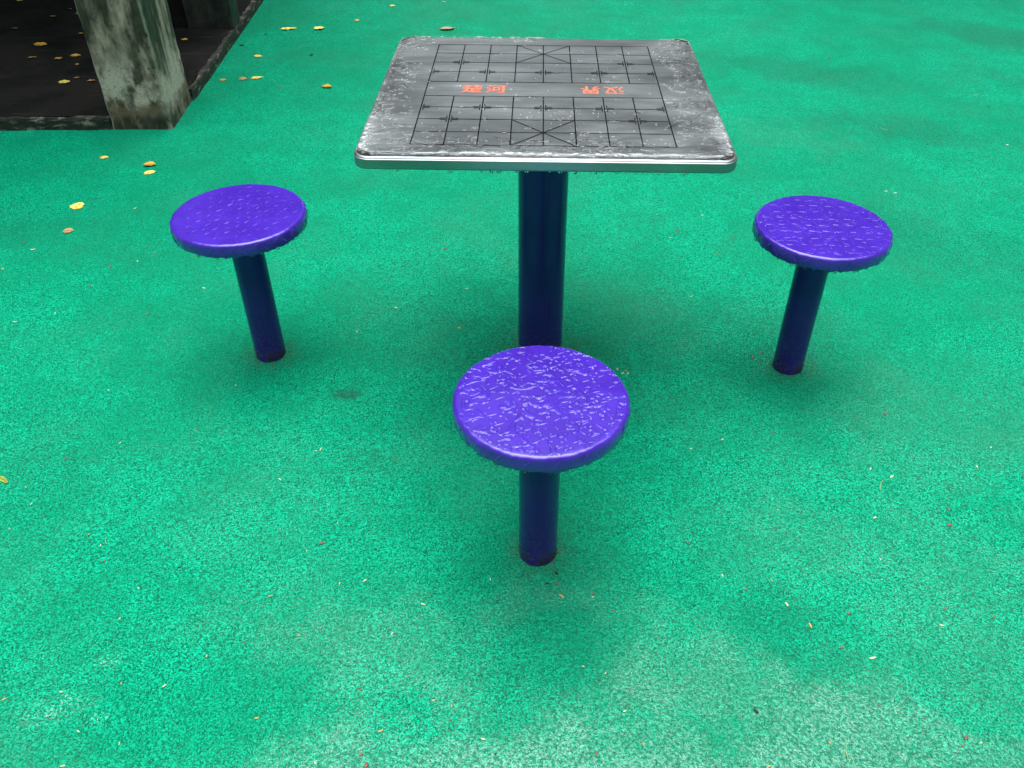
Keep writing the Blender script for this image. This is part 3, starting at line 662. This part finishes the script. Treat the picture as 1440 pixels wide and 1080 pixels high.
def rough_box(x0, x1, y0, y1, z0, z1, step, amp, seed, chip=.0):
    """box in slab axes, subdivided and roughened, its arrises worn"""
    bm = bmesh.new()
    def grid(o, u, w, nu, nw):
        g = [[bm.verts.new(o+u*(i/nu)+w*(j/nw)) for j in range(nw+1)] for i in range(nu+1)]
        for i in range(nu):
            for j in range(nw): bm.faces.new((g[i][j], g[i+1][j], g[i+1][j+1], g[i][j+1]))
    X, Y, Z = Vector((x1-x0, 0, 0)), Vector((0, y1-y0, 0)), Vector((0, 0, z1-z0)); o = Vector((x0, y0, z0))
    nn = lambda L: max(1, min(90, int(L.length/step)))
    grid(o, X, Z, nn(X), nn(Z)); grid(o+Y, X, Z, nn(X), nn(Z)); grid(o, Y, Z, nn(Y), nn(Z)); grid(o+X, Y, Z, nn(Y), nn(Z))
    grid(o, X, Y, nn(X), nn(Y)); grid(o+Z, X, Y, nn(X), nn(Y))
    bmesh.ops.remove_doubles(bm, verts=bm.verts, dist=.0005)
    c = Vector(((x0+x1)/2, (y0+y1)/2, (z0+z1)/2))
    for v in bm.verts:
        p = v.co
        d = Vector((noise.noise(p*9+Vector((seed, 0, 0))), noise.noise(p*9+Vector((0, seed, 5))), noise.noise(p*9+Vector((3, 0, seed)))))*amp
        e = (abs(p.x-x0) < 1e-4 or abs(p.x-x1) < 1e-4)+(abs(p.y-y0) < 1e-4 or abs(p.y-y1) < 1e-4)+(abs(p.z-z1) < 1e-4)
        if e >= 2 and chip:
            k = max(0, noise.noise(p*23+Vector((seed, seed, 0)))+.15)*chip+.0015
            q = Vector((1 if p.x < c.x else -1, 1 if p.y < c.y else -1, -1))
            if not (abs(p.z-z1) < 1e-4): q.z = 0
            if not (abs(p.x-x0) < 1e-4 or abs(p.x-x1) < 1e-4): q.x = 0
            if not (abs(p.y-y0) < 1e-4 or abs(p.y-y1) < 1e-4): q.y = 0
            d += q*k
        v.co = p+d
    return bm

def place_k(o, root=None):
    if root is None: o.location = K; o.rotation_euler = (0, 0, KA)
    return o
# floor slab with its broken rendered kerb
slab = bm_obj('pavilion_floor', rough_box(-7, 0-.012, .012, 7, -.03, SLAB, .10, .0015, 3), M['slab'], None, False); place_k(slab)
tag(slab, kind='structure')
kerb = empty('kerb', K, KA); tag(kerb, 'low cracked kerb of dark render around the pavilion floor', 'kerb')
bm_obj('front_edge', rough_box(-4.2, -.2475, -.012, .012, -.03, SLAB+.003, .014, .002, 8, .010), M['kerb'], kerb, False)
bm_obj('side_edge', rough_box(-.016, .010, .305, 4.2, -.03, SLAB+.003, .014, .0018, 12, .008), M['kerb'], kerb, False)
def pillar(x0, x1, y0, y1, label, z0, seed, mat='pillar'):
    bm = rough_box(x0, x1, y0, y1, z0, 3.2, .02, .0018, seed, .004)
    o = bm_obj('concrete_pillar', bm, M[mat], None, False); place_k(o)
    tag(o, label, 'pillar', 'concrete pillars of the pavilion')
pillar(-.247, .0, -.014, .30, 'mossy square concrete pillar at the near corner of the pavilion floor', -.03, 21)
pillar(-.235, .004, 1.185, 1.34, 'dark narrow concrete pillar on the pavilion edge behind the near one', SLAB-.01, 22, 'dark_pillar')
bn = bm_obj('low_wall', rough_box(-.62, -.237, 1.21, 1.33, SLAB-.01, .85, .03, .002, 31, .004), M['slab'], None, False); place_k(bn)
tag(bn, 'low black wall joined to the far pillar inside the pavilion', 'wall')
rf = bm_obj('pavilion_roof', rough_box(-7.2, .05, -.05, 7.2, 3.22, 3.4, .3, .002, 41), M['roof'], None, False); place_k(rf)
tag(rf, 'flat concrete roof above the dark pavilion floor', 'roof')
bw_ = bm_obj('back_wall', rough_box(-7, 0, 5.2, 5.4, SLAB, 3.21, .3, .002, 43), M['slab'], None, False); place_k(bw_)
tag(bw_, 'dark wall at the back of the pavilion', 'wall')

# ------------------------------------------------------------------ fallen leaves
LEAF_LABELS = {'y': 'small yellow fallen leaf', 'c': 'curled yellow brown fallen leaf', 'r': 'broad yellow leaf with a dark midrib', 'b': 'tan brown round fallen leaf',
               'o': 'small orange fallen leaf', 'l': 'long pale yellow fallen leaf', 'd': 'dry brown fallen leaf', 'g': 'narrow green yellow leaf'}
def build_leaf(x, y, z, w, kind, rnd, label, group, rz):
    asp = {'y': .72, 'c': .7, 'r': .95, 'b': .95, 'o': .7, 'l': .46, 'd': .42, 'g': .32}[kind]
    mat = M[{'y': 'y', 'c': 'o' if rnd.random() < .4 else 'y', 'r': 'y', 'b': 'b', 'o': 'o', 'l': 'y', 'd': 'd', 'g': 'g'}[kind]]
    curl = {'c': .16, 'd': .14, 'b': .08, 'l': .06}.get(kind, .04)
    L = w/2; NU, NW = 13, 7; vs = []
    for i in range(NU):
        s = -1+2*i/(NU-1)
        prof = (1-abs(s)**2.1)**.75*(1+.25*(-s))
        for j in range(NW):
            t = -1+2*j/(NW-1)
            edge = 1+.32*noise.noise(Vector((s*5, t*4, rnd.random()*0+x*9)))
            xx = s*L; yy = t*L*asp*prof*edge
            zz = .0018+curl*1.5*L*(abs(t)**1.6*prof*.9+s*s*.8*(1 if s > 0 else .4))+.10*L*noise.noise(Vector((s*3+x*7, t*3, y*5)))
            vs.append((xx, yy, zz))
    fs = [(i*NW+j, (i+1)*NW+j, (i+1)*NW+j+1, i*NW+j+1) for i in range(NU-1) for j in range(NW-1)]
    top = len(vs); th = .0004
    vs += [(a, b, c-th) for a, b, c in vs[:top]]
    fs += [tuple(top+q for q in reversed(f)) for f in list(fs)]
    root = empty('fallen_leaf', (x, y, z), rz)
    mesh_obj('blade', vs, fs, mat, root)
    sv = []; 
    for i in range(9):
        s = -1.28+i*(2.1/8)
        zc = .0024+curl*L*(s*s*.8*(1 if s > 0 else .4)) if s > -1 else .0022+.12*L*abs(s+1)
        rr = .0006*(1 if kind != 'r' else 1.2)
        for k in range(4):
            a = math.pi/2*k; sv.append((s*L, rr*math.cos(a), zc+rr*math.sin(a)))
    sf = [(i*4+k, i*4+(k+1) % 4, (i+1)*4+(k+1) % 4, (i+1)*4+k) for i in range(8) for k in range(4)]
    mesh_obj('stem', sv, sf, M['vein'], root)
    tag(root, label, 'leaf', group)
rl = random.Random(11)
for i, ((x, y, w, kd), lab) in enumerate(zip(LEAVES, LEAF_TXT)):
    build_leaf(x, y, gz(x, y), w*1.04, kd, rl, lab, 'fallen leaves on the green floor', {'l': .25, 'r': 1.35, 'g': -.6}.get(kd, rl.uniform(-.5, .5)))
for i, ((x, y, w, kd), lab) in enumerate(zip(SLAB_LEAVES, SLAB_TXT)):
    build_leaf(x, y, SLAB+.001, w*1.0, kd, rl, lab, 'fallen leaves on the pavilion floor', rl.uniform(-.4, .4))

# ------------------------------------------------------------------ seeds, crumbs and twigs
BL = {'w': ('seed_husk', 'tiny pale seed husk lying on the green floor', 'seed', 'pale seed husks'),
      'o': ('seed_husk', 'tiny ochre seed husk lying on the green floor', 'seed', 'ochre seed husks'),
      'r': ('petal_scrap', 'tiny russet petal scrap lying on the green floor', 'petal scrap', 'russet petal scraps'),
      'k': ('dirt_crumb', 'small black crumb of dirt on the green floor', 'crumb', 'black dirt crumbs'),
      's': ('grass_stem', 'thin straw coloured stem lying on the green floor', 'stem', 'straw stems'),
      't': ('twig', 'short dark twig lying on the green floor', 'twig', 'dark twigs')}
BM = {'w': 'w', 'o': 'bo', 'r': 'br', 'k': 'k', 's': 's', 't': 't'}
def bit_mesh(kind, seed):
    rnd = random.Random(seed); n = 9
    if kind in 'st':
        vs = []; bend = rnd.uniform(-.25, .25)
        for i in range(n):
            s = -1+2*i/(n-1); rr = .03*(1-.5*abs(s))
            for k in range(5):
                a = 2*math.pi*k/5; vs.append((s*.5, bend*(1-s*s)*.5+rr*math.cos(a)*.6, .05+rr*math.sin(a)*.6))
        fs = [(i*5+k, i*5+(k+1) % 5, (i+1)*5+(k+1) % 5, (i+1)*5+k) for i in range(n-1) for k in range(5)]
    else:
        asp = {'w': .32, 'o': .36, 'r': .55, 'k': .45}[kind]; vs = []; bend = rnd.uniform(-.2, .2)
        for i in range(n):
            s = -1+2*i/(n-1); rr = math.sqrt(max(0.01, 1-s*s))*(1+.3*rnd.uniform(-1, 1))*asp/2
            for k in range(7):
                a = 2*math.pi*k/7; vs.append((s*.5, bend*(1-s*s)*.5+rr*math.cos(a), .12+rr*.55*math.sin(a)))
        fs = [(i*7+k, i*7+(k+1) % 7, (i+1)*7+(k+1) % 7, (i+1)*7+k) for i in range(n-1) for k in range(7)]
        fs += [tuple(range(7)), tuple((n-1)*7+k for k in reversed(range(7)))]
    me = bpy.data.meshes.new(BL[kind][0]); me.from_pydata(vs, [], fs); me.materials.append(M[BM[kind]])
    me.polygons.foreach_set('use_smooth', [True]*len(me.polygons)); return me
BMS = {k: [bit_mesh(k, s) for s in range(4)] for k in BL}
rb_ = random.Random(3)
for (x, y, w, kd) in BITS:
    nm, lab, cat, grp = BL[kd]
    o = bpy.data.objects.new(nm, rb_.choice(BMS[kd])); COL.objects.link(o)
    o.location = (x, y, gz(x, y)+.0002); o.rotation_euler = (0, 0, rb_.uniform(0, 6.28)); o.scale = (w*1.15,)*3
    tag(o, lab, cat, grp)

# ------------------------------------------------------------------ trees ahead (seen in the wet steel), unseen ring added to block low sky
def tree_meshes(seed):
    rnd = random.Random(seed); v = []; f = []
    cl = [(Vector((rnd.gauss(0, 1.5), rnd.gauss(0, 1.5), 5.4+rnd.gauss(0, 1.5))), rnd.uniform(.7, 1.3)) for _ in range(26)]
    for c, r in cl:
        for _ in range(230):
            d = Vector((rnd.gauss(0, 1), rnd.gauss(0, 1), rnd.gauss(0, .8))).normalized()*r*rnd.random()**.4
            p = c+d; u = Vector((rnd.gauss(0, 1), rnd.gauss(0, 1), rnd.gauss(0, 1))).normalized(); w = u.orthogonal().normalized()
            s = rnd.uniform(.07, .15); n = len(v)
            v += [tuple(p-u*s), tuple(p+w*s*.5), tuple(p+u*s), tuple(p-w*s*.5)]; f.append((n, n+1, n+2, n+3))
    tv, tf = [], []
    def limb(a, b, r0, r1):
        d = (b-a).normalized(); u = d.orthogonal().normalized(); w = d.cross(u); n = len(tv)
        for q, rr in ((a, r0), (b, r1)):
            for k in range(8): tv.append(tuple(q+(u*math.cos(k*math.pi/4)+w*math.sin(k*math.pi/4))*rr))
        for k in range(8): tf.append((n+k, n+(k+1) % 8, n+8+(k+1) % 8, n+8+k))
    limb(Vector((0, 0, -.2)), Vector((.1, 0, 3.2)), .22, .15)
    for c, r in cl[:9]: limb(Vector((.1, 0, 3.1)), c, .10, .03)
    return v, f, tv, tf
TREES = [(-8.5, 11.5, 1.1, 'leafy tree beyond the pavilion'), (-3.1, 11.2, 1.05, 'leafy tree beyond the table on its left'), (3.4, 10.4, 1.12, 'leafy tree beyond the table on its right'),
         (8.0, 8.6, 1.1, 'leafy tree far beyond the right stool'), (9.5, 3.0, 1.1, 'added sky-blocking tree level with the stools on the right'), (9.0, -3.5, 1.1, 'added sky-blocking tree behind the camera on the right'),
         (3.0, -8.5, 1.1, 'added sky-blocking tree straight behind the camera'), (-4.0, -8.5, 1.1, 'added sky-blocking tree behind the camera on the left'), (-9.5, -2, 1.1, 'added sky-blocking tree level with the camera on the left')]
tm = tree_meshes(4)
t0 = None
for i, (x, y, s, lab) in enumerate(TREES):
    root = empty('broadleaf_tree', (x, y, 0), i*1.3); root.scale = (s,)*3
    if t0 is None:
        a = mesh_obj('crown', tm[0], tm[1], M['crown'], root, False); b = mesh_obj('trunk', tm[2], tm[3], M['bark'], root); t0 = (a, b)
    else:
        for q in t0: c = q.copy(); COL.objects.link(c); c.parent = root
    tag(root, lab, 'tree', 'trees around the playground')

# ------------------------------------------------------------------ light: a bright overcast sky, brightest overhead
SUN_EL, SUN_AZ = 80, 0
w = bpy.data.worlds.new('World'); sc.world = w; w.use_nodes = True
nt = w.node_tree; bg = nt.nodes['Background']
sky = nt.nodes.new('ShaderNodeTexSky'); sky.sky_type = 'NISHITA'; sky.sun_disc = False
sky.sun_elevation = R(SUN_EL); sky.sun_rotation = R(SUN_AZ); sky.dust_density = 4; sky.air_density = 1.0; sky.ozone_density = 1
tc = nt.nodes.new('ShaderNodeTexCoord'); sp = nt.nodes.new('ShaderNodeSeparateXYZ'); nt.links.new(tc.outputs['Generated'], sp.inputs[0])
mr = nt.nodes.new('ShaderNodeMapRange'); nt.links.new(sp.outputs[2], mr.inputs[0]); mr.interpolation_type = 'SMOOTHSTEP'
mr.inputs[1].default_value = .68; mr.inputs[2].default_value = .96; mr.inputs[3].default_value = SKY_LOW; mr.inputs[4].default_value = SKY_TOP
nz = nt.nodes.new('ShaderNodeTexNoise'); nz.inputs['Scale'].default_value = 2.2; nz.inputs['Detail'].default_value = 4; nt.links.new(tc.outputs['Generated'], nz.inputs['Vector'])
cr = nt.nodes.new('ShaderNodeMapRange'); nt.links.new(nz.outputs['Fac'], cr.inputs[0]); cr.inputs[1].default_value = .3; cr.inputs[2].default_value = .7; cr.inputs[3].default_value = .75; cr.inputs[4].default_value = 1.25
mu = nt.nodes.new('ShaderNodeMath'); mu.operation = 'MULTIPLY'; nt.links.new(mr.outputs[0], mu.inputs[0]); nt.links.new(cr.outputs[0], mu.inputs[1])
# bright patch added to the low sky between two trees, for the tabletop reflection
ax = nt.nodes.new('ShaderNodeMath'); ax.operation = 'ABSOLUTE'
ofs = nt.nodes.new('ShaderNodeMath'); ofs.operation = 'ADD'; ofs.inputs[1].default_value = .03
nt.links.new(sp.outputs[0], ofs.inputs[0]); nt.links.new(ofs.outputs[0], ax.inputs[0])
def mrange(src, a, b, lo, hi):
    q = nt.nodes.new('ShaderNodeMapRange'); q.interpolation_type = 'SMOOTHSTEP'; nt.links.new(src, q.inputs[0])
    for i_, v_ in enumerate((a, b, lo, hi)): q.inputs[i_+1].default_value = v_
    return q.outputs[0]
def mmul(a, b):
    q = nt.nodes.new('ShaderNodeMath'); q.operation = 'MULTIPLY'; nt.links.new(a, q.inputs[0]); nt.links.new(b, q.inputs[1]); return q.outputs[0]
gap_glow = mmul(mmul(mrange(ax.outputs[0], .02, .10, 14., 0.), mrange(sp.outputs[1], .5, .7, 0., 1.)), mmul(mrange(sp.outputs[2], .16, .26, 0., 1.), mrange(sp.outputs[2], .36, .50, 1., 0.)))
sm = nt.nodes.new('ShaderNodeMath'); sm.operation = 'ADD'; nt.links.new(mu.outputs[0], sm.inputs[0]); nt.links.new(gap_glow, sm.inputs[1]); mu = sm
cc = nt.nodes.new('ShaderNodeCombineColor')
for i, tint in enumerate((.88, 1.0, 1.07)):
    q_ = nt.nodes.new('ShaderNodeMath'); q_.operation = 'MULTIPLY'; q_.inputs[1].default_value = tint
    nt.links.new(mu.outputs[0], q_.inputs[0]); nt.links.new(q_.outputs[0], cc.inputs[i])
mx = nt.nodes.new('ShaderNodeMix'); mx.data_type = 'RGBA'; mx.inputs[0].default_value = .95
nt.links.new(sky.outputs[0], mx.inputs[6]); nt.links.new(cc.outputs[0], mx.inputs[7]); nt.links.new(mx.outputs[2], bg.inputs[0])
bg.inputs[1].default_value = .12
ld = bpy.data.lights.new('sun', 'SUN'); ld.energy = 1.5; ld.angle = R(36); ld.color = (1, .97, .92)
lo = bpy.data.objects.new('sun', ld); COL.objects.link(lo)
az = R(SUN_AZ); el = R(SUN_EL)
d = Vector((math.sin(az)*math.cos(el), math.cos(az)*math.cos(el), math.sin(el)))
lo.rotation_euler = d.to_track_quat('Z', 'Y').to_euler(); lo.location = d*20

# ------------------------------------------------------------------ camera
cd = bpy.data.cameras.new('camera'); cam = bpy.data.objects.new('camera', cd); COL.objects.link(cam); sc.camera = cam
P, RO = 0.684094, 0.0085957
F = Vector((0, math.cos(P), -math.sin(P))); r0 = Vector((1, 0, 0)); u0 = r0.cross(F)
RR = r0*math.cos(RO)+u0*math.sin(RO); UU = -r0*math.sin(RO)+u0*math.cos(RO)
m = Matrix((RR, UU, -F)).transposed().to_4x4(); m.translation = (0, 0, 1.45015); cam.matrix_world = m
cd.sensor_fit = 'HORIZONTAL'; cd.sensor_width = 36; cd.lens = 1193.0/1440*36
cd.shift_x = -21.76/1440; cd.shift_y = -2.67/1440
cd.clip_start = .05; cd.clip_end = 500
sc.view_settings.view_transform = 'Standard'; sc.view_settings.look = 'None'; sc.view_settings.gamma = 1; sc.view_settings.exposure = EXPO
sc.cycles.use_denoising = True; sc.cycles.max_bounces = 7; sc.cycles.transmission_bounces = 6; sc.cycles.sample_clamp_indirect = 6
